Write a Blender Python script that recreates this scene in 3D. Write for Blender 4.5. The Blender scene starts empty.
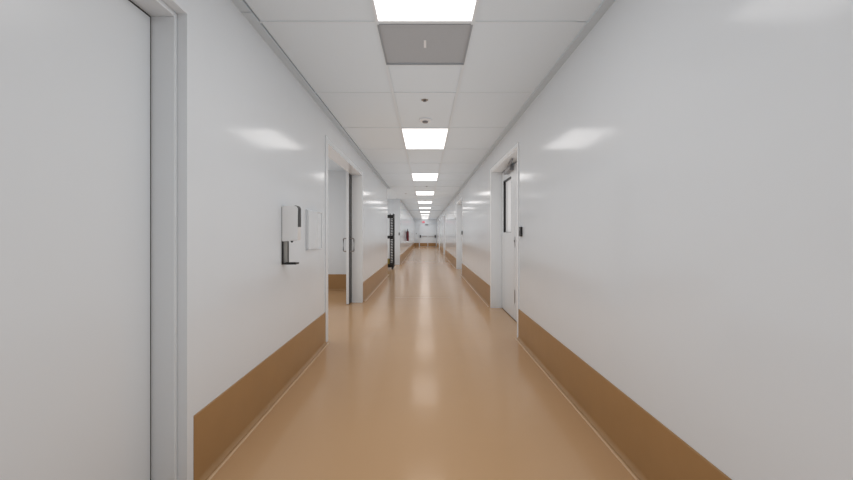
import bpy, bmesh, math, random
from mathutils import Vector, Matrix
random.seed(3)
PI = math.pi
sc = bpy.context.scene
COL = sc.collection

# ------------------------------------------------------------------ sizes (metres; x across, y along the corridor, z up)
XL, XR = -1.105, 1.085          # corridor wall faces
XF = -0.98                      # left wall face beyond the alcove
ZC = 2.547                      # ceiling
ZE = 1.215                      # eye height
Y0, Y1 = -8.0, 35.6             # corridor ends
BH = 0.345                      # cove base height

# ------------------------------------------------------------------ materials
def mat(name, col, rough=0.5, metal=0.0, ior=1.5, spec=0.5, bump=None, emit=None, estr=0.0, coat=0.0, mottle=None, tint=None):
    m = bpy.data.materials.new(name); m.use_nodes = True
    nt = m.node_tree; b = nt.nodes['Principled BSDF']
    b.inputs['Base Color'].default_value = (*col, 1)
    b.inputs['Roughness'].default_value = rough
    b.inputs['Metallic'].default_value = metal
    b.inputs['IOR'].default_value = ior
    b.inputs['Specular IOR Level'].default_value = spec
    b.inputs['Coat Weight'].default_value = coat
    if tint: b.inputs['Specular Tint'].default_value = (*tint, 1)
    tc = nt.nodes.new('ShaderNodeTexCoord')
    if emit:
        b.inputs['Emission Color'].default_value = (*emit, 1)
        b.inputs['Emission Strength'].default_value = estr
    if mottle:
        sc_, amt = mottle
        n = nt.nodes.new('ShaderNodeTexNoise'); n.inputs['Scale'].default_value = sc_; n.inputs['Detail'].default_value = 4
        mx = nt.nodes.new('ShaderNodeMix'); mx.data_type = 'RGBA'
        mx.inputs[6].default_value = (*[c*(1-amt) for c in col], 1)
        mx.inputs[7].default_value = (*[min(1, c*(1+amt)) for c in col], 1)
        nt.links.new(tc.outputs['Object'], n.inputs['Vector'])
        nt.links.new(n.outputs['Fac'], mx.inputs[0])
        nt.links.new(mx.outputs[2], b.inputs['Base Color'])
    if bump:
        sc_, st, dist = bump
        n2 = nt.nodes.new('ShaderNodeTexNoise'); n2.inputs['Scale'].default_value = sc_; n2.inputs['Detail'].default_value = 2
        bp = nt.nodes.new('ShaderNodeBump'); bp.inputs['Strength'].default_value = st; bp.inputs['Distance'].default_value = dist
        nt.links.new(tc.outputs['Object'], n2.inputs['Vector'])
        nt.links.new(n2.outputs['Fac'], bp.inputs['Height'])
        nt.links.new(bp.outputs['Normal'], b.inputs['Normal'])
    return m

M = {}
M['wall']   = mat('glossy_white_wall_panel', (.768, .800, .832), .13, spec=.42, bump=(3.0, .25, .006))
M['paint']  = mat('white_semi_gloss_paint', (.768, .80, .83), .30, bump=(6, .1, .002))
M['paint2'] = mat('white_door_paint', (.768, .80, .83), .22, spec=.4, bump=(3, .15, .004))
M['ceil']   = mat('white_mineral_ceiling_tile', (.775, .838, .892), .75, spec=.3, bump=(260, .35, .003), mottle=(90, .02))
M['jamb']   = mat('bright_white_jamb_paint', (.90, .93, .955), .30)
M['tbar']   = mat('white_ceiling_grid', (.76, .815, .86), .45)
M['angle']  = mat('pale_grey_wall_angle', (.62,.68,.73), .5)
M['void']   = mat('dark_plenum', (.03, .03, .03), .9)
M['floor']  = mat('tan_epoxy_floor', (.60, .372, .20), .16, spec=.32, tint=(1, .86, .70), bump=(2.2, .30, .008), mottle=(.9, .05))
M['base']   = mat('brown_cove_base', (.385, .215, .088), .35, bump=(9, .15, .003), mottle=(4, .10))
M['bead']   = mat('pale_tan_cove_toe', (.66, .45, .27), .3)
M['lens']   = mat('lit_light_diffuser', (.9, .9, .9), .5, emit=(1, 1, 1), estr=1.0)
M['lframe'] = mat('white_light_frame', (.85, .86, .88), .4)
M['vent']   = mat('grey_perforated_metal', (.455, .48, .51), .55, mottle=(300, .12))
M['black']  = mat('black_plastic', (.012, .012, .013), .35)
M['blackm'] = mat('black_coated_steel', (.010, .010, .011), .45)
M['white']  = mat('white_plastic', (.86, .87, .88), .25)
M['grey']   = mat('grey_plastic', (.22, .22, .23), .4)
M['tray']   = mat('grey_tray_plastic', (.30, .30, .29), .45)
M['steel']  = mat('brushed_steel', (.42, .42, .43), .32, metal=1.0)
M['chrome'] = mat('satin_aluminium', (.55, .55, .56), .35, metal=1.0)
M['pane']   = mat('white_frosted_glass', (.85, .86, .88), .12, coat=.3, emit=(1, 1, 1), estr=.16)  # faint emission stands in for light coming through the pane
M['red']    = mat('red_enamel', (.17, .018, .028), .35)
M['exit']   = mat('lit_red_sign_face', (.6, .02, .06), .4, emit=(.85, .03, .12), estr=.22)
M['exitw']  = mat('white_sign_lettering', (.9, .8, .8), .4, emit=(1, .8, .8), estr=.5)
M['yellow'] = mat('yellow_plastic_crate', (.32, .25, .06), .5)
M['lcdgrey']= mat('grey_metal_plate', (.35, .35, .36), .4, metal=.3)

# light diffuser: prismatic lens, a little brighter along its edges than in the middle
def lens_nodes(strength):
    m = M['lens']; nt = m.node_tree; b = nt.nodes['Principled BSDF']
    b.inputs['Emission Strength'].default_value = strength
lens_nodes(1.7)

# ------------------------------------------------------------------ mesh helpers
class MB:
    def __init__(s): s.bm = bmesh.new()
    def box(s, x0, x1, y0, y1, z0, z1, bev=0.0, seg=2):
        g = bmesh.ops.create_cube(s.bm, size=1.0)
        vs = g['verts']
        bmesh.ops.scale(s.bm, vec=(abs(x1-x0), abs(y1-y0), abs(z1-z0)), verts=vs)
        bmesh.ops.translate(s.bm, vec=((x0+x1)/2, (y0+y1)/2, (z0+z1)/2), verts=vs)
        if bev:
            es = list({e for v in vs for e in v.link_edges})
            bmesh.ops.bevel(s.bm, geom=es, offset=bev, segments=seg, profile=.5, affect='EDGES')
        return s
    def cyl(s, p0, p1, r, r2=None, seg=20):
        p0, p1 = Vector(p0), Vector(p1); d = p1-p0
        rot = d.to_track_quat('Z', 'Y').to_matrix().to_4x4()
        bmesh.ops.create_cone(s.bm, cap_ends=True, segments=seg, radius1=r, radius2=r if r2 is None else r2,
                              depth=d.length, matrix=Matrix.Translation((p0+p1)/2) @ rot)
        return s
    def lathe(s, prof, c=(0, 0, 0), seg=32):            # profile (r, z) about a vertical axis
        rings = []
        for r, z in prof:
            rings.append([s.bm.verts.new((c[0]+r*math.cos(2*PI*k/seg), c[1]+r*math.sin(2*PI*k/seg), c[2]+z)) for k in range(seg)])
        for a, b in zip(rings, rings[1:]):
            for k in range(seg):
                s.bm.faces.new((a[k], a[(k+1) % seg], b[(k+1) % seg], b[k]))
        s.bm.faces.new(rings[0]); s.bm.faces.new(list(reversed(rings[-1])))
        return s
    def extrude_y(s, prof, y0, y1):                      # closed polygon (x, z) swept along y
        a = [s.bm.verts.new((x, y0, z)) for x, z in prof]
        b = [s.bm.verts.new((x, y1, z)) for x, z in prof]
        n = len(prof)
        for k in range(n): s.bm.faces.new((a[k], a[(k+1) % n], b[(k+1) % n], b[k]))
        s.bm.faces.new(a); s.bm.faces.new(list(reversed(b)))
        return s
    def extrude_x(s, prof, x0, x1):                      # closed polygon (y, z) swept along x
        a = [s.bm.verts.new((x0, y, z)) for y, z in prof]
        b = [s.bm.verts.new((x1, y, z)) for y, z in prof]
        n = len(prof)
        for k in range(n): s.bm.faces.new((a[k], a[(k+1) % n], b[(k+1) % n], b[k]))
        s.bm.faces.new(a); s.bm.faces.new(list(reversed(b)))
        return s
    def tube(s, pts, r, seg=10):
        pts = [Vector(p) for p in pts]; rings = []
        for i, p in enumerate(pts):
            t = (pts[min(i+1, len(pts)-1)] - pts[max(i-1, 0)]).normalized()
            q = t.to_track_quat('Z', 'Y')
            rings.append([s.bm.verts.new(p + q @ Vector((r*math.cos(2*PI*k/seg), r*math.sin(2*PI*k/seg), 0))) for k in range(seg)])
        for a, b in zip(rings, rings[1:]):
            for k in range(seg): s.bm.faces.new((a[k], a[(k+1) % seg], b[(k+1) % seg], b[k]))
        s.bm.faces.new(rings[0]); s.bm.faces.new(list(reversed(rings[-1])))
        return s
    def build(s, name, m, parent=None, origin=None, smooth=False):
        bmesh.ops.recalc_face_normals(s.bm, faces=s.bm.faces[:])
        me = bpy.data.meshes.new(name)
        if origin is None:
            if parent is None:
                xs = [v.co for v in s.bm.verts]
                origin = Vector(((min(v.x for v in xs)+max(v.x for v in xs))/2, (min(v.y for v in xs)+max(v.y for v in xs))/2, min(v.z for v in xs)))
            else:
                origin = Vector((0, 0, 0))
        origin = Vector(origin)
        bmesh.ops.translate(s.bm, vec=-origin, verts=s.bm.verts[:])
        s.bm.to_mesh(me); s.bm.free()
        if smooth:
            for p in me.polygons: p.use_smooth = True
            try: me.set_sharp_from_angle(angle=math.radians(38))
            except Exception: pass
        me.materials.append(m)
        o = bpy.data.objects.new(name, me); COL.objects.link(o)
        if parent is None: o.location = origin
        else: o.parent = parent; o.location = origin
        return o

def tag(o, label, cat, group=None):
    o['label'] = label; o['category'] = cat
    if group: o['group'] = group
    return o
def thing(name, label, cat, loc, group=None):
    o = bpy.data.objects.new(name, None); o.empty_display_size = .1
    COL.objects.link(o); o.location = loc
    return tag(o, label, cat, group)
def struct(o, label=None):
    o['kind'] = 'structure'
    if label: o['label'] = label
    return o
def dup(root, loc, label, group=None):
    r = root.copy(); COL.objects.link(r); r.location = loc; r['label'] = label
    if group: r['group'] = group
    for ch in list(root.children):
        c = ch.copy(); COL.objects.link(c); c.parent = r
        for g in list(ch.children):
            d = g.copy(); COL.objects.link(d); d.parent = c
    return r

# ------------------------------------------------------------------ the opening positions
ND = (0.70, 1.783, 2.232)                    # near-left door opening: y0, y1, top
SO = (4.365, 6.78, 2.238)                     # wide opening with the sliding door
AL = (11.35, 15.05)                          # alcove on the left
RD = [(4.50, 6.29), (11.33, 13.18), (20.7, 22.5), (27.9, 29.7)]   # double doors on the right
RT = 2.235
WT = 0.185

# ------------------------------------------------------------------ shell
f = MB(); f.box(-5.2, 1.45, Y0-.3, Y1+.3, -.12, 0)
struct(f.build('floor', M['floor']))

w = MB(); x0, x1 = XL-WT, XL; top = ZC+.12
w.box(x0, x1, Y0, ND[0], 0, top); w.box(x0, x1, ND[0], ND[1], ND[2], top)
w.box(x0, x1, ND[1], SO[0], 0, top); w.box(x0, x1, SO[0], SO[1], SO[2], top)
w.box(x0, x1, SO[1], AL[0], 0, top)
w.box(XL-WT, XF, AL[1], Y1, 0, top)
struct(w.build('wall_left', M['wall']))

w = MB(); x0, x1 = XR, XR+.22; ys = Y0
for a, b in RD:
    w.box(x0, x1, ys, a, 0, top); w.box(x0, x1, a, b, RT, top); ys = b
w.box(x0, x1, ys, Y1, 0, top)
struct(w.build('wall_right', M['wall']))

w = MB(); w.box(-5.2, 1.45, Y1, Y1+.2, 0, top); struct(w.build('wall_end', M['paint']))
w = MB(); w.box(-5.2, 1.45, Y0-.2, Y0, 0, top); struct(w.build('wall_back', M['paint']))

# side room behind the wide opening
w = MB(); w.box(-5.0, XL-WT, 8.22, 8.37, 0, top); w.box(-5.0, XL-WT, 3.3, 3.45, 0, top); w.box(-5.15, -5.0, 3.3, 8.37, 0, top)
struct(w.build('wall_room', M['paint']))
# alcove
w = MB(); w.box(-2.2, XL-WT, AL[0]-.15, AL[0], 0, top); w.box(-2.35, -2.2, AL[0]-.15, AL[1]+.15, 0, top); w.box(-2.2, XL-WT, AL[1], AL[1]+.15, 0, top)
struct(w.build('wall_alcove', M['paint']))
# wall behind the recessed double doors and the closed near-left door, so nothing is open to the outside
w = MB()
w.box(XR+.40, XR+.5, Y0, Y1, 0, top)
for a, b in RD:
    w.box(XR+.22, XR+.40, a-.12, a, 0, top); w.box(XR+.22, XR+.40, b, b+.12, 0, top)
struct(w.build('wall_outer', M['paint']))
w = MB(); w.box(XL-.55, XL-.45, .4, 2.1, 0, top); w.box(XL-.45, XL-WT, .4, .5, 0, top); w.box(XL-.45, XL-WT, 2.0, 2.1, 0, top)
struct(w.build('wall_closet', M['paint']))

# ------------------------------------------------------------------ ceiling: grid of lay-in tiles, one mesh; openings for lights and vent
PITCH = 1.22; YG = 2.435                      # a cross tee stands at YG
CX = .305; ANG = .061                         # half of centre bay; wall angle width
LIGHT_Y = [YG-PITCH + 3.66*k for k in range(-2, 10)]   # near edge of each light panel
VENT = (2.455, 3.045)
RISE = .007
bays = []
n0 = int(math.floor((Y0-YG)/PITCH)); n1 = int(math.ceil((Y1-YG)/PITCH))
tiles = MB(); tees = MB()
def tile(xa, xb, ya, yb, dz=0):
    tiles.box(xa, xb, ya, yb, ZC+RISE+dz, ZC+RISE+.018+dz)
TW = .012                                      # half width of a tee
for n in range(n0, n1):
    ya, yb = max(YG+n*PITCH, Y0), min(YG+(n+1)*PITCH, Y1)
    if yb-ya < .05: continue
    is_light = any(abs(ya-l) < .05 for l in LIGHT_Y)
    # side bays
    lg = .007
    r1 = random.uniform(-.0015, .0015); r2 = random.uniform(-.0015, .0015)
    tile(XL+ANG+lg, -CX-.004, ya+.004, yb-.004, r1)
    tile(CX+.004, XR-ANG+.012, ya+.004, yb-.004, r2)
    if not is_light:
        mid = (ya+yb)/2
        if ya-.1 < VENT[0] < yb:
            tile(-CX+.004, CX-.004, VENT[1]+.02, yb-.004)
            tees.box(-CX+TW, CX-TW, VENT[1], VENT[1]+.022, ZC, ZC+.02)
        else:
            tile(-CX+.004, CX-.004, ya+.004, yb-.004, random.uniform(-.001, .001))
    tees.box(XL+ANG, -CX, ya-TW*.8, ya+TW*.8, ZC+.003, ZC+.02)
    tees.box(-CX, CX, ya-TW, ya+TW, ZC+.0012, ZC+.02)
    tees.box(CX, XR-ANG-(.065 if 2.3 < ya < 3.8 else 0), ya-TW*.8, ya+TW*.8, ZC+.003, ZC+.02)
struct(tiles.build('ceiling', M['ceil']))
for xx in (-CX, CX):
    sg = 1 if xx > 0 else -1
    for a_, b_ in ((Y0, VENT[0]), (VENT[1], Y1)): tees.box(xx-TW, xx+TW, a_, b_, ZC, ZC+.02)
    tees.box(min(xx+sg*.003, xx+sg*TW), max(xx+sg*.003, xx+sg*TW), VENT[0], VENT[1], ZC, ZC+.02)
struct(tees.build('trim_1', M['tbar']))
# perimeter wall angle in lengths, with joints
an = MB()
yy = Y0; y_cut = 2.31
while yy < Y1:
    e = min(yy+3.05, Y1)
    if yy < y_cut < e: e = y_cut
    if not (AL[0] < (yy+e)/2 < AL[1]):
        an.box(XL, XL+ANG, yy+.003, e-.003, ZC-.004, ZC+.012)
    an.box(XR-ANG, XR, yy+.001, e-.001, ZC-.004, ZC+.012)
    yy = e
an.box(XF, XF+.03, AL[1], Y1, ZC-.012, ZC-.008)
struct(an.build('trim_2', M['angle']))
# structural slab above the tiles, ceiling of the side room and alcove
c = MB(); c.box(XL-WT, XR+.5, Y0-.2, Y1+.2, ZC+.14, ZC+.2)
struct(c.build('ceiling_slab', M['void']))
c = MB(); c.box(-5.15, XL-WT, 3.3, 8.37, ZC, ZC+.1); c.box(-2.35, XL+ANG+.03, AL[0], AL[1], ZC+.002, ZC+.1); c.box(XL-.55, XL-WT, .4, 2.1, ZC, ZC+.1)
struct(c.build('ceiling_room', M['ceil']))
# low cross seam where the ceiling passes a partition
c = MB(); c.box(XF, XR-ANG, 22.1, 22.25, ZC-.012, ZC+.01); struct(c.build('trim_3', M['angle']))

# ------------------------------------------------------------------ cove bases
def cove_prof(x, sgn, t=.006, r=.032):
    p = [(x, 0.0005), (x, BH), (x+sgn*t*.4, BH), (x+sgn*t, BH-.004)]
    for k in range(9):
        a = PI/2*k/8
        p.append((x+sgn*(t + r*(1-math.cos(a))), r + .0015 - r*math.sin(a)))
    p.append((x+sgn*(t+r), 0.0005))
    return p
bl = MB()
for a, b in ((Y0+.05, ND[0]-.06), (1.833, 4.256), (6.86, AL[0]-.003)):
    bl.extrude_y(cove_prof(XL, 1), a, b)
bl.extrude_y(cove_prof(XF, 1), AL[1]+.05, Y1-.045)
struct(bl.build('baseboard_left', M['base'], smooth=True))
br = MB(); ys = Y0+.05
for a, b in RD:
    br.extrude_y(cove_prof(XR, -1), ys, a-.055); ys = b+.055
br.extrude_y(cove_prof(XR, -1), ys, Y1-.045)
struct(br.build('baseboard_right', M['base'], smooth=True))
def toe_highlight(m_, x, sgn, a, b):  # paler strip painted as the highlight along the cove toe
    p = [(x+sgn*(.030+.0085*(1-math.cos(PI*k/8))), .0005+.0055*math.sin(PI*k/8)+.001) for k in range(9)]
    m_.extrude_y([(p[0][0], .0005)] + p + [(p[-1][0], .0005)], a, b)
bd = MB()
for a, b in ((Y0+.05, ND[0]-.06), (1.833, 4.256), (6.86, AL[0]-.003)): toe_highlight(bd, XL, 1, a, b)
toe_highlight(bd, XF, 1, AL[1]+.05, Y1-.045); ys = Y0+.05
for a, b in RD: toe_highlight(bd, XR, -1, ys, a-.055); ys = b+.055
toe_highlight(bd, XR, -1, ys, Y1-.045)
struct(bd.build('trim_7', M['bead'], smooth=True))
bb = MB()
bb.extrude_x(cove_prof(8.22, -1), -5.0, XL-WT-.12)
bb.extrude_y(cove_prof(-5.0, 1), 3.5, 8.17)
struct(bb.build('baseboard_room', M['base'], smooth=True))
bb = MB()
bb.extrude_y(cove_prof(-2.2, 1), AL[0]+.05, AL[1]-.05)
struct(bb.build('baseboard_alcove', M['base'], smooth=True))
be = MB(); be.extrude_x(cove_prof(Y1, -1), XF, -.56)
struct(be.build('baseboard_end', M['base'], smooth=True))

t = MB(); t.box(-.57, .47, 7.29, 7.312, 0, .0006); struct(t.build('trim_8', M['base']))
# ------------------------------------------------------------------ near-left door
slab_x = -1.252
d = MB(); d.box(slab_x-.045, slab_x, ND[0]+.045, 1.755, .012, 2.200, .002)
door1 = struct(d.build('door_1', M['paint2']), 'plain white flush door filling the left edge of the view')
o = Vector(door1.location)
fr = MB()
jx0, jx1 = XL-WT+.001, -1.146
fr.box(jx0, jx1, ND[0], ND[0]+.022, 0, 2.210, .003); fr.box(jx0, jx1, 1.763, ND[1]-.0005, 0, 2.210, .003)
fr.box(jx0, jx1, ND[0], ND[1]-.0005, 2.2095, ND[2]-.0005, .003)
fr.box(jx0, slab_x-.047, 1.74, 1.765, 0, 2.20); fr.box(jx0, slab_x-.047, ND[0], ND[0]+.06, 0, 2.20)
p = fr.build('door_frame', M['paint'], door1); p.location = -o
gs = MB(); gs.box(slab_x-.02, slab_x-.003, 1.7555, 1.7625, .012, 2.208); gs.box(slab_x-.02, slab_x-.003, ND[0]+.045, 1.7555, 2.2005, 2.209)  # black strips stand in for the shade of the door gap
p = gs.build('door_seal', M['black'], door1); p.location = -o; p['label'] = 'black rubber seal in the door gap'
hn = MB()
for z in (.25, 1.12, 1.98): hn.cyl((slab_x+.006, ND[0]+.036, z-.05), (slab_x+.006, ND[0]+.036, z+.05), .007)
p = hn.build('hinge', M['chrome'], door1); p.location = -o
# white strip of bare panel edge beside the frame
t = MB(); t.box(XL, XL+.003, ND[1], 1.833, 0, 2.27); t.box(XL, XL+.003, ND[0]-.05, ND[1], ND[2], 2.27); t.box(XL, XL+.003, ND[0]-.05, ND[0], 0, ND[2])
struct(t.build('trim_4', M['wall']))

# ------------------------------------------------------------------ wide opening: white surround and sliding door
t = MB()
t.box(XL, XL+.008, 4.256, SO[0], 0, 2.30, .001); t.box(XL, XL+.0015, SO[0], SO[1], SO[2], 2.30); t.box(XL, XL+.0015, SO[1], 6.86, 0, 2.30)
struct(t.build('trim_5', M['paint']))
t = MB(); t.box(XL-WT, XL, SO[1]-.004, SO[1]+.001, 0, SO[2]); t.box(XL-WT, XL, SO[0], SO[0]+.004, 0, SO[2])
struct(t.build('trim_6', M['jamb']))
sx1 = XL-WT-.008; sx0 = sx1-.045; sy = 6.56
d = MB(); d.box(sx0, sx1, sy, 8.12, .010, 2.30, .003)
door2 = struct(d.build('door_2', M['paint2']), 'white sliding door pushed open behind the wide doorway on the left')
o = Vector(door2.location)
gk = MB(); gk.box(sx1, sx1+.004, sy+.006, sy+.40, .012, 2.30); p = gk.build('door_seal', M['black'], door2); p.location = -o  # black strip on the leaf face, painted as the dark of the gap
p['label'] = 'black rubber seal'
for (xa, sg) in ((sx0, -1), (sx1, 1)):
    h = MB(); yh = sy+.055; zt, zb = 1.215-.085, 1.215-.305
    ex = (.060 if sg < 0 else .078)*sg
    pts = [(xa, yh, zt)]
    for k in range(7):
        a = PI/2*k/6; pts.append((xa+ex-.02*sg+.02*sg*math.sin(a), yh, zt-.02+.02*math.cos(a)))
    for k in range(7):
        a = PI/2*k/6; pts.append((xa+ex-.02*sg+.02*sg*math.cos(a), yh, zb+.02-.02*math.sin(a)))
    pts.append((xa, yh, zb))
    h.tube(pts, .010)
    p = h.build('door_handle', M['steel'], door2, smooth=True); p.location = -o; p['label'] = 'steel D-shaped pull handle'
tr = MB(); tr.box(sx0-.01, sx1+.006, 4.3, 8.15, 2.302, 2.36); p = tr.build('door_track', M['chrome'], door2); p.location = -o

# ------------------------------------------------------------------ double doors on the right
def leaf(nm, ya, yb, x, wa, wb, z0w, z1w, parent=None, label=None):
    d = MB(); th = .045
    d.box(x, x+th, ya, wa, .014, 2.19); d.box(x, x+th, wb, yb, .014, 2.19)
    d.box(x, x+th, wa, wb, .014, z0w); d.box(x, x+th, wa, wb, z1w, 2.19)
    return d.build(nm, M['paint2'], parent)
for i, (a, b) in enumerate(RD):
    nm = 'door_%d' % (i+3)
    x = 1.252; mid = (a+b)/2 - .005
    lab = ['white double door with narrow black-edged windows, nearest on the right wall',
           'white double door in the second recess along the right wall',
           'white double door in the third recess along the right wall',
           'white double door in the farthest recess along the right wall'][i]
    root = bpy.data.objects.new(nm, None); COL.objects.link(root); root.location = (x, (a+b)/2, 0); struct(root, lab)
    off = -Vector(root.location)
    def put(p, label=None):
        p.location = p.location + off
        if label: p['label'] = label
        return p
    # frame: casing on the wall and jamb linings in the reveal
    fr = MB(); cw = .055
    fr.box(XR-.010, XR, a-cw, a+.004, 0, RT+.035, .002); fr.box(XR-.010, XR, b-.004, b+cw, 0, RT+.035, .002); fr.box(XR-.010, XR, a+.004, b-.004, RT-.004, RT+.035, .002)
    fr.box(XR, x+.06, a, a+.03, 0, RT-.004); fr.box(XR, x+.06, b-.010, b, 0, RT-.004); fr.box(XR, x+.06, a+.03, b-.010, RT-.022, RT)
    put(fr.build('door_frame', M['jamb'], root))
    for k, (ya, yb) in enumerate(((a+.034, mid-.003), (mid+.003, b-.014))):
        wa, wb = (ya+.20, yb-.135) if k else (ya+.135, yb-.20)
        zb_, zt_ = 1.232, 2.05
        L = put(leaf('door_leaf', ya, yb, x, wa, wb, zb_, zt_, root))
        g = MB(); q = .006
        g.box(x+.0, x+.044, wa, wa+q, zb_, zt_); g.box(x+.0, x+.044, wb-q, wb, zb_, zt_)
        g.box(x+.0, x+.044, wa, wb, zb_, zb_+q); g.box(x+.0, x+.044, wa, wb, zt_-q, zt_)
        g.box(x+.006, x+.042, wb-q-.012, wb-q, zb_+q, zt_-q); g.box(x+.006, x+.042, wa+q, wb-q, zt_-q-.012, zt_-q)
        gf = g.build('window_frame', M['black'], L); gf['label'] = 'black window surround'
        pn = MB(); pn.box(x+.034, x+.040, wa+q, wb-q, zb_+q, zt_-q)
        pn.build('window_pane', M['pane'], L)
        sw = MB(); sw.box(x+.001, x+.04, ya+.01, yb-.01, .004, .0145); sw.build('door_sweep', M['black'], L)['label'] = 'dark sweep strip'  # black fill painted as the shade below the leaf
    # lock plates on the meeting edge of the near leaf
    lk = MB(); lk.box(x-.004, x, mid-.05, mid-.012, 1.02, 1.17, .001); lk.cyl((x-.012, mid-.03, 1.11), (x-.003, mid-.03, 1.11), .014)
    put(lk.build('lock_plate', M['steel'], root), 'steel lock plate')
    lk2 = MB(); lk2.box(x-.006, x, mid-.045, mid-.012, .245, .43, .001)
    put(lk2.build('flush_bolt', M['steel'], root), 'steel flush bolt')
    # closer on the far leaf
    cl = MB(); cl.box(x-.055, x, b-.86, b-.46, 2.112, 2.172, .012, 3)
    cb = put(cl.build('door_closer', M['lcdgrey'], root, smooth=True), 'grey metal door closer')
    for ya in (b-.868, b-.472):
        ec = MB(); ec.box(x-.058, x, ya, ya+.02, 2.109, 2.175, .004); ec.build('end_cap', M['grey'], cb)['label'] = 'dark grey end cap'
    ar = MB(); ar.tube([(x-.035, b-.72, 2.172), (x-.075, b-.98, 2.180), (x-.10, b-1.22, 2.19)], .010)
    ar.tube([(x-.10, b-1.22, 2.196), (x-.08, b-1.0, 2.205), (x-.06, b-.80, 2.210)], .008)
    ar.cyl((x-.035, b-.72, 2.165), (x-.035, b-.72, 2.185), .018)
    ar.build('closer_arm', M['grey'], cb, smooth=True)

# ------------------------------------------------------------------ end double door
ED0, EDm, ED1 = -.51, .26, 1.03; EZ = 2.08
root = bpy.data.objects.new('door_7', None); COL.objects.link(root); root.location = ((ED0+ED1)/2, Y1, 0)
struct(root, 'white double exit door with panic bar closing the far end of the corridor')
off = -Vector(root.location)
def put(p, label=None):
    p.location = p.location + off
    if label: p['label'] = label
    return p
fr = MB(); fr.box(ED0-.05, ED0, Y1-.05, Y1, 0, EZ+.05); fr.box(ED1, ED1+.05, Y1-.05, Y1, 0, EZ+.05); fr.box(ED0, ED1, Y1-.05, Y1, EZ, EZ+.05)
put(fr.build('door_frame', M['paint'], root))
for k, (xa, xb) in enumerate(((ED0+.004, EDm-.003), (EDm+.003, ED1-.004))):
    d = MB(); d.box(xa, xb, Y1-.03, Y1-.001, .01, EZ-.004, .002); L = put(d.build('door_leaf', M['paint2'], root))
    kp = MB(); kp.box(xa+.03, xb-.03, Y1-.034, Y1-.03, .03, BH-.01); kp.build('kick_plate', M['base'], L)['label'] = 'brown kick plate'
    pb = MB(); pb.box(xa+.06, xb-.06, Y1-.10, Y1-.06, .92, .98, .006)
    pb.box(xa+.06, xa+.09, Y1-.07, Y1-.03, .92, .98); pb.box(xb-.09, xb-.06, Y1-.07, Y1-.03, .92, .98)
    pbo = pb.build('push_bar', M['chrome'], L); pbo['label'] = 'metal push bar'
    lb = MB(); xx = xa+.03 if k == 0 else xb-.13
    lb.box(xx, xx+.10, Y1-.115, Y1-.03, .83, 1.07, .006); lb.build('latch_box', M['black'], L)['label'] = 'black latch box'
cl = MB(); cl.box(.02, .30, Y1-.10, Y1-.03, 1.98, 2.06, .01); put(cl.build('door_closer', M['grey'], root), 'grey door closer')

# ------------------------------------------------------------------ ceiling lights
def ceiling_light(y, label):
    t = thing('ceiling_light', label, 'ceiling light', (0, y+PITCH/2, ZC), 'recessed ceiling lights along the corridor')
    hx, hy = CX-.003, PITCH/2-.0135
    fr = MB(); w = .007
    fr.box(-hx, -hx+w, -hy, hy, -.001, .03); fr.box(hx-w, hx, -hy, hy, -.001, .03)
    fr.box(-hx+w, hx-w, -hy, -hy+w, -.001, .03); fr.box(-hx+w, hx-w, hy-w, hy, -.001, .03)
    fr.box(-hx, hx, -hy, hy, .03, .07)
    fr.build('light_frame', M['lframe'], t)
    ln = MB(); ln.box(-hx+w, hx-w, -hy+w, hy-w, .006, .012); ln.build('diffuser', M['lens'], t)
    return t
ORD = ['nearest', 'second', 'third', 'fourth', 'fifth', 'sixth', 'seventh', 'eighth', 'ninth', 'tenth']
L0 = ceiling_light(LIGHT_Y[2], 'lit rectangular ceiling light cut by the top edge, beside grey vent')
for k, ly in enumerate(LIGHT_Y):
    if k == 2: continue
    j = k-2
    if j < 0: lab = 'lit rectangular ceiling light in the corridor behind the viewpoint'
    elif j == 1: lab = 'lit rectangular ceiling light just beyond the smoke detector'
    elif j == 9: lab = 'lit rectangular ceiling light farthest away, by the end wall'
    else: lab = 'lit rectangular ceiling light, %s one along the corridor from the viewpoint' % ORD[j]
    if ly+PITCH < Y1: dup(L0, (0, ly+PITCH/2, ZC), lab)
# unseen panel added to light the side room, another in the alcove
for p_ in ((-2.9, 5.4), (-1.70, 13.0)):
    q = dup(L0, (p_[0], p_[1], ZC-.031), 'lit rectangular ceiling light in the room beyond the left wall', 'ceiling lights beyond the left wall')
    if p_[0] > -2: q['label'] = 'lit rectangular ceiling light inside the alcove'

# ------------------------------------------------------------------ return-air vent in the ceiling
t = thing('return_air_vent', 'square dark grey vent panel in the ceiling beside the nearest light', 'vent', (0, (VENT[0]+VENT[1])/2, ZC))
hv = CX+.002; hy = (VENT[1]-VENT[0])/2
fr = MB(); w_ = .005
fr.box(-hv, -hv+w_, -hy, hy, 0, .05); fr.box(hv-w_, hv, -hy, hy, 0, .05); fr.box(-hv+w_, hv-w_, -hy, -hy+w_, 0, .05); fr.box(-hv+w_, hv-w_, hy-w_, hy, 0, .05)
fr.build('vent_frame', M['vent'], t)
g = MB(); g.box(-hv+w_, hv-w_, -hy+w_, hy-w_, .012, .020)
g.build('vent_panel', M['vent'], t)
g = MB(); g.box(-.009, .009, -.08, .03, .007, .012, .002); g.build('latch', M['lframe'], t)

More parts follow.
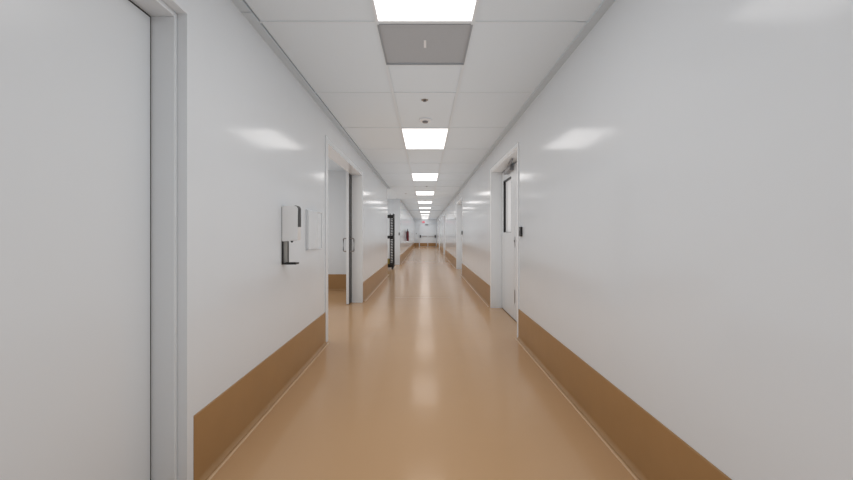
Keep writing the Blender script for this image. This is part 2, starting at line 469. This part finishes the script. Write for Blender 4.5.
# ------------------------------------------------------------------ sprinklers and smoke detector
def sprinkler(x, y, label):
    t = thing('fire_sprinkler', label, 'sprinkler', (x, y, ZC+.007), 'ceiling sprinkler heads')
    e = MB(); e.lathe([(.0, 0), (.036, 0), (.034, -.004), (.012, -.008), (.0, -.008)]); e.build('escutcheon', M['chrome'], t, smooth=True)
    b_ = MB(); b_.cyl((0, 0, -.006), (0, 0, -.014), .012)
    b_.build('sprinkler_body', M['grey'], t, smooth=True)
    dd = MB(); dd.lathe([(0, -.014), (.016, -.0145), (.016, -.0165), (0, -.0175)]); dd.build('deflector', M['grey'], t, smooth=True)
    return t
S0 = sprinkler(-.003, 3.86, 'small metal sprinkler head in the ceiling, nearest, in front of smoke detector')
dup(S0, (.05, 10.9, ZC+.007), 'small metal sprinkler head between the third and fourth ceiling lights')
dup(S0, (-.64, 12.9, ZC+.007), 'small metal sprinkler head left of the lights, near the alcove')
dup(S0, (.02, 15.55, ZC+.007), 'small metal sprinkler head just before the fifth ceiling light')
t = thing('smoke_detector', 'round white smoke detector with dark sensor under the ceiling before second light', 'smoke detector', (.003, 4.52, ZC+.006))
b_ = MB(); b_.lathe([(0, 0), (.072, 0), (.072, -.012), (.062, -.022), (0, -.022)]); b_.build('detector_base', M['lframe'], t, smooth=True)
b_ = MB(); b_.lathe([(0, -.022), (.034, -.022), (.033, -.034), (.028, -.038), (0, -.038)]); b_.build('sensor_head', M['grey'], t, smooth=True)

# ------------------------------------------------------------------ hand sanitizer dispenser on the left wall
yA, yB = 2.966, 3.092
t = thing('sanitizer_dispenser', 'white wall-mounted hand sanitizer dispenser with black drip tray below', 'dispenser', (XL, (yA+yB)/2, .975))
hw = (yB-yA)/2
def rounded_body(m, x_wall, x_front, z0, z1, h, rad, n=7):
    prof = [(x_wall, z0), (x_front-.008, z0), (x_front, z0+.008)]
    for k in range(n+1):
        a = PI/2*k/n; prof.append((x_front-rad+rad*math.cos(a), z1-rad+rad*math.sin(a)))
    prof.append((x_wall, z1))
    return m.extrude_y(prof, -h, h)
zb = 1.153-.975; zt = 1.430-.975
hB = .010                                      # far side of the housing
m_ = MB(); x_front, rad = .126, .026
prof = [(.004, zb), (x_front-.006, zb+.010), (x_front, zb+.018)]
for k in range(8):
    a = PI/2*k/7; prof.append((x_front-rad+rad*math.cos(a), zt-rad+rad*math.sin(a)))
prof.append((.004, zt))
m_.extrude_y(prof, -hw, hB)
es = [e for e in m_.bm.edges if abs(e.verts[0].co.y-e.verts[1].co.y) < 1e-5 and max(e.verts[0].co.x, e.verts[1].co.x) > .01]
bmesh.ops.bevel(m_.bm, geom=es, offset=.005, segments=2, affect='EDGES')
housing = m_.build('housing', M['white'], t, smooth=True)
def arc(r, n=9): return [(x_front-rad+r*math.cos(PI/2*k/n), zt-rad+r*math.sin(PI/2*k/n)) for k in range(n+1)]
zlow = zt-.165
m_ = MB(); m_.extrude_y([(x_front+.002, zlow)] + arc(rad+.002) + list(reversed(arc(rad-.001))) + [(x_front-.001, zlow)], -hw+.003, hB-.004)
m_.build('front_strip', M['black'], housing, smooth=True)['label'] = 'black strip on the front edge'
m_ = MB(); m_.box(0, .006, -hw, hw, 0, zb+.004); m_.box(0, .004, -hw+.004, hB-.004, zb+.004, zt-.01); bplate = m_.build('back_plate', M['black'], t); bplate['label'] = 'black back plate'
for ya, yb in ((-hw, -hw+.022), (hw-.018, hw)):
    m_ = MB(); m_.box(.006, .012, ya, yb, .01, zb-.001); m_.build('bracket_rail', M['black'], bplate)['label'] = 'black rail of the bracket'
m_ = MB(); m_.box(.006, .009, -hw+.022, hw-.018, .012, zb-.001); m_.build('bracket_insert', M['tray'], bplate)['label'] = 'grey insert'
m_ = MB(); m_.box(0.006, .108, -hw, hB+.01, .0, .006, .002); m_.box(.102, .108, -hw, hB+.01, .004, .014, .002); m_.box(.006, .108, -hw, -hw+.005, .004, .013); m_.box(.006, .108, hB+.005, hB+.01, .004, .013)
m_.build('drip_tray', M['black'], t)['label'] = 'black drip tray'
m_ = MB(); m_.cyl((.065, -.02, zb+.004), (.065, -.02, zb-.008), .010, .007); m_.build('nozzle', M['black'], housing)

# ------------------------------------------------------------------ shallow white holder on the left wall
t = thing('wall_panel_box', 'shallow white box panel fixed flat on the left wall beside the dispenser', 'wall panel', (XL, 3.56, 1.055))
ph = .382
m_ = MB(); m_.box(0, .005, 0.0, .53, 0, ph, .001); m_.build('backing_plate', M['paint'], t)
m_ = MB(); m_.box(.005, .026, .012, .31, .010, ph-.006, .002); m_.build('cover', M['paint2'], t)
m_ = MB(); m_.box(.005, .012, .0, .53, ph-.006, ph); m_.box(.005, .012, 0, .53, 0, .006); m_.box(.005, .012, .524, .53, .006, ph-.006); m_.build('edge_strip', M['paint'], t)

# ------------------------------------------------------------------ card readers / wall switches
def reader(loc, label, sx, along='y', size=(.082, .108, .022), m='black'):
    t = thing('card_reader', label, 'card reader', loc, 'small wall readers')
    a, h, d = size
    b_ = MB(); b_.box(0, sx*d, -a/2, a/2, -h/2, h/2, .004); rb = b_.build('reader_body', M[m], t)
    b_ = MB(); b_.box(sx*d, sx*(d+.001), -a*.3, a*.3, h*.12, h*.36); b_.build('reader_window', M['grey'], rb)
    return t
R0 = reader((XR, 4.325, 1.236), 'small black card reader on the right wall before the nearest double door', -1)
dup(R0, (XR, 11.20, 1.236), 'small black card reader on the right wall before the second double door')
def switch(name, loc, label, axis, m):
    t = thing(name, label, 'wall switch', loc)
    b_ = MB(); w2, h2, d2 = .028, .055, .012
    if axis == 'y': b_.box(-w2, w2, -d2, 0, -h2, h2, .003)
    else: b_.box(0, d2, -w2, w2, -h2, h2, .003)
    cp = b_.build('cover_plate', M[m], t)
    b_ = MB()
    if axis == 'y': b_.box(-.012, .012, -d2-.006, -d2, -.03, .03, .002)
    else: b_.box(d2, d2+.006, -.015, .015, -.03, .03, .002)
    b_.build('rocker', M['grey'], cp)
switch('wall_switch', (-1.005, AL[1], 1.20), 'small dark switch on the alcove wall at its corridor corner', 'y', 'grey')
switch('wall_switch', (XF, 28.6, 1.215), 'small grey switch far along the left wall past the extinguisher', 'x', 'lcdgrey')
switch('wall_switch', (-.80, Y1, 1.215), 'small grey switch on the end wall left of the exit door', 'y', 'lcdgrey')

# ------------------------------------------------------------------ black rack in the alcove, crate on its bottom shelf
RX1, RX0, RY0, RY1 = -1.065, -1.75, 13.05, 13.47
t = thing('storage_rack', 'tall black wire rack with a rung ladder end standing in the alcove', 'rack', (RX0, RY0, 0))
W_, D_ = RX1-RX0, RY1-RY0
for (px, py) in ((W_-.012, .012), (W_-.118, .012), (W_-.012, D_-.012), (.012, .012), (.012, D_-.012)):
    m_ = MB(); m_.cyl((px, py, .09), (px, py, 1.87), .016, seg=12)
    m_.cyl((px, py, 1.87), (px, py, 1.885), .021, seg=12); m_.build('post', M['blackm'], t, smooth=True)
for zz in (.125, .78+.31, 1.80):
    m_ = MB(); e = .048
    m_.box(0, W_, 0, .012, zz-e, zz+e); m_.box(0, W_, D_-.012, D_, zz-e, zz+e); m_.box(0, .012, .012, D_-.012, zz-e, zz+e); m_.box(W_-.012, W_, .012, D_-.012, zz-e, zz+e)
    for k in range(20): m_.box(.02+(W_-.04)*k/19-.003, .02+(W_-.04)*k/19+.003, .012, D_-.012, zz+e-.008, zz+e)
    m_.build('shelf', M['blackm'], t)
for k in range(30):
    zz = .21 + 1.57*k/29
    m_ = MB(); m_.tube([(W_-.118, .012, zz), (W_-.012, .012, zz+.018)], .0175, 8); m_.build('rung', M['blackm'], t)
for (px, py) in ((W_-.05, .03), (W_-.05, D_-.03), (.04, .03), (.04, D_-.03)):
    m_ = MB(); m_.cyl((px-.014, py, .045), (px+.014, py, .045), .045, seg=20); m_.box(px-.02, px+.02, py-.018, py+.018, .075, .17); m_.build('caster', M['black'], t, smooth=True)
m_ = MB(); m_.box(0, W_, .0, D_, .062, .098); m_.build('rack_base', M['blackm'], t)
cr = MB(); cx0, cx1, cy0, cy1, cz = RX0+.10, RX1-.13, RY0+.03, RY1-.03, .174
cr.box(cx0, cx1, cy0, cy1, cz, cz+.008); cr.box(cx0, cx1, cy0, cy0+.008, cz, cz+.17); cr.box(cx0, cx1, cy1-.008, cy1, cz, cz+.17)
cr.box(cx0, cx0+.008, cy0, cy1, cz, cz+.17); cr.box(cx1-.008, cx1, cy0, cy1, cz, cz+.17); cr.box(cx0-.006, cx1+.006, cy0-.006, cy0+.002, cz+.15, cz+.17)
tag(cr.build('crate', M['yellow']), 'dull yellow crate on the bottom shelf of the black rack', 'crate')

# ------------------------------------------------------------------ fire extinguisher on the left wall far along
t = thing('fire_extinguisher', 'dark red fire extinguisher hanging on the left wall past the alcove', 'fire extinguisher', (XF+.0775, 20.1, .83))
m_ = MB(); m_.lathe([(0, 0), (.060, 0), (.066, .012), (.066, .44), (.058, .485), (.030, .52), (.018, .53), (0, .53)]); m_.build('cylinder_body', M['red'], t, smooth=True)
m_ = MB(); m_.cyl((0, 0, .53), (0, 0, .575), .018); m_.box(-.012, .012, -.10, .02, .575, .59, .003); m_.box(-.012, .012, -.09, .02, .605, .62, .003); m_.box(-.012, .012, .0, .02, .575, .62)
m_.build('valve_handle', M['black'], t)['label'] = 'black valve and handle'
m_ = MB(); m_.tube([(0, -.02, .555), (.02, -.065, .54), (.03, -.083, .47), (.03, -.083, .2), (.03, -.080, .12)], .010); m_.build('hose', M['black'], t, smooth=True)
m_ = MB(); m_.box(-.078, -.066, -.03, .03, .10, .58); m_.box(-.070, -.02, -.012, .012, .56, .57); m_.build('bracket', M['grey'], t)

# ------------------------------------------------------------------ exit sign above the end door
t = thing('exit_sign', 'lit red exit sign on the end wall above the double door', 'exit sign', (-.15, Y1, 2.18)); t.scale = (.8, .8, .8)
m_ = MB(); m_.box(-.16, .16, -.05, 0, 0, .23, .006); m_.build('sign_housing', M['white'], t)
m_ = MB(); m_.box(-.15, .15, -.054, -.05, .012, .218); m_.build('sign_face', M['exit'], t)
m_ = MB()
def stroke(x0, z0, x1, z1, w=.014):
    dx, dz = x1-x0, z1-z0; l = math.hypot(dx, dz); nx, nz = -dz/l*w/2, dx/l*w/2
    a = [m_.bm.verts.new((p[0], -.0545, p[1])) for p in ((x0+nx, z0+nz), (x1+nx, z1+nz), (x1-nx, z1-nz), (x0-nx, z0-nz))]
    b = [m_.bm.verts.new((v.co.x, -.0565, v.co.z)) for v in a]
    m_.bm.faces.new(a); m_.bm.faces.new(list(reversed(b)))
    for k in range(4): m_.bm.faces.new((a[k], a[(k+1) % 4], b[(k+1) % 4], b[k]))
zb_, zt_, zm_ = .05, .18, .115
for s_ in ((-.125, zb_, -.125, zt_), (-.125, zb_+.007, -.08, zb_+.007), (-.125, zm_, -.085, zm_), (-.125, zt_-.007, -.08, zt_-.007),
           (-.058, zb_, -.004, zt_), (-.004, zb_, -.058, zt_), (.026, zb_, .026, zt_), (.09, zb_, .09, zt_), (.055, zt_-.007, .125, zt_-.007)):
    stroke(*s_)
m_.build('sign_lettering', M['exitw'], t)['label'] = 'word EXIT'

# ------------------------------------------------------------------ camera, world, colour
cam = bpy.data.cameras.new('camera'); co = bpy.data.objects.new('camera', cam); COL.objects.link(co)
co.location = (0, 0, ZE); co.rotation_euler = (PI/2, 0, 0)
cam.sensor_width = 36; cam.lens = 385/853*36
cam.shift_x = 1.5/853; cam.shift_y = -6.5/853
cam.clip_start = .02; cam.clip_end = 200
sc.camera = co
wd = bpy.data.worlds.new('world'); sc.world = wd; wd.use_nodes = True
wd.node_tree.nodes['Background'].inputs[0].default_value = (1, 1, 1, 1)
wd.node_tree.nodes['Background'].inputs[1].default_value = .05
vs = sc.view_settings
vs.view_transform = 'Standard'; vs.look = 'None'; vs.gamma = 1; vs.use_curve_mapping = False
vs.exposure = 0.0
cy = sc.cycles
cy.max_bounces = 16; cy.diffuse_bounces = 3; cy.glossy_bounces = 8
cy.use_denoising = True
cy.sample_clamp_indirect = 4
cy.use_fast_gi = True; cy.fast_gi_method = 'ADD'  # ambient fill without a source, added to brighten ceiling and walls
cy.ao_bounces = 1; cy.ao_bounces_render = 1
wd.light_settings.ao_factor = .235; wd.light_settings.distance = 1.0
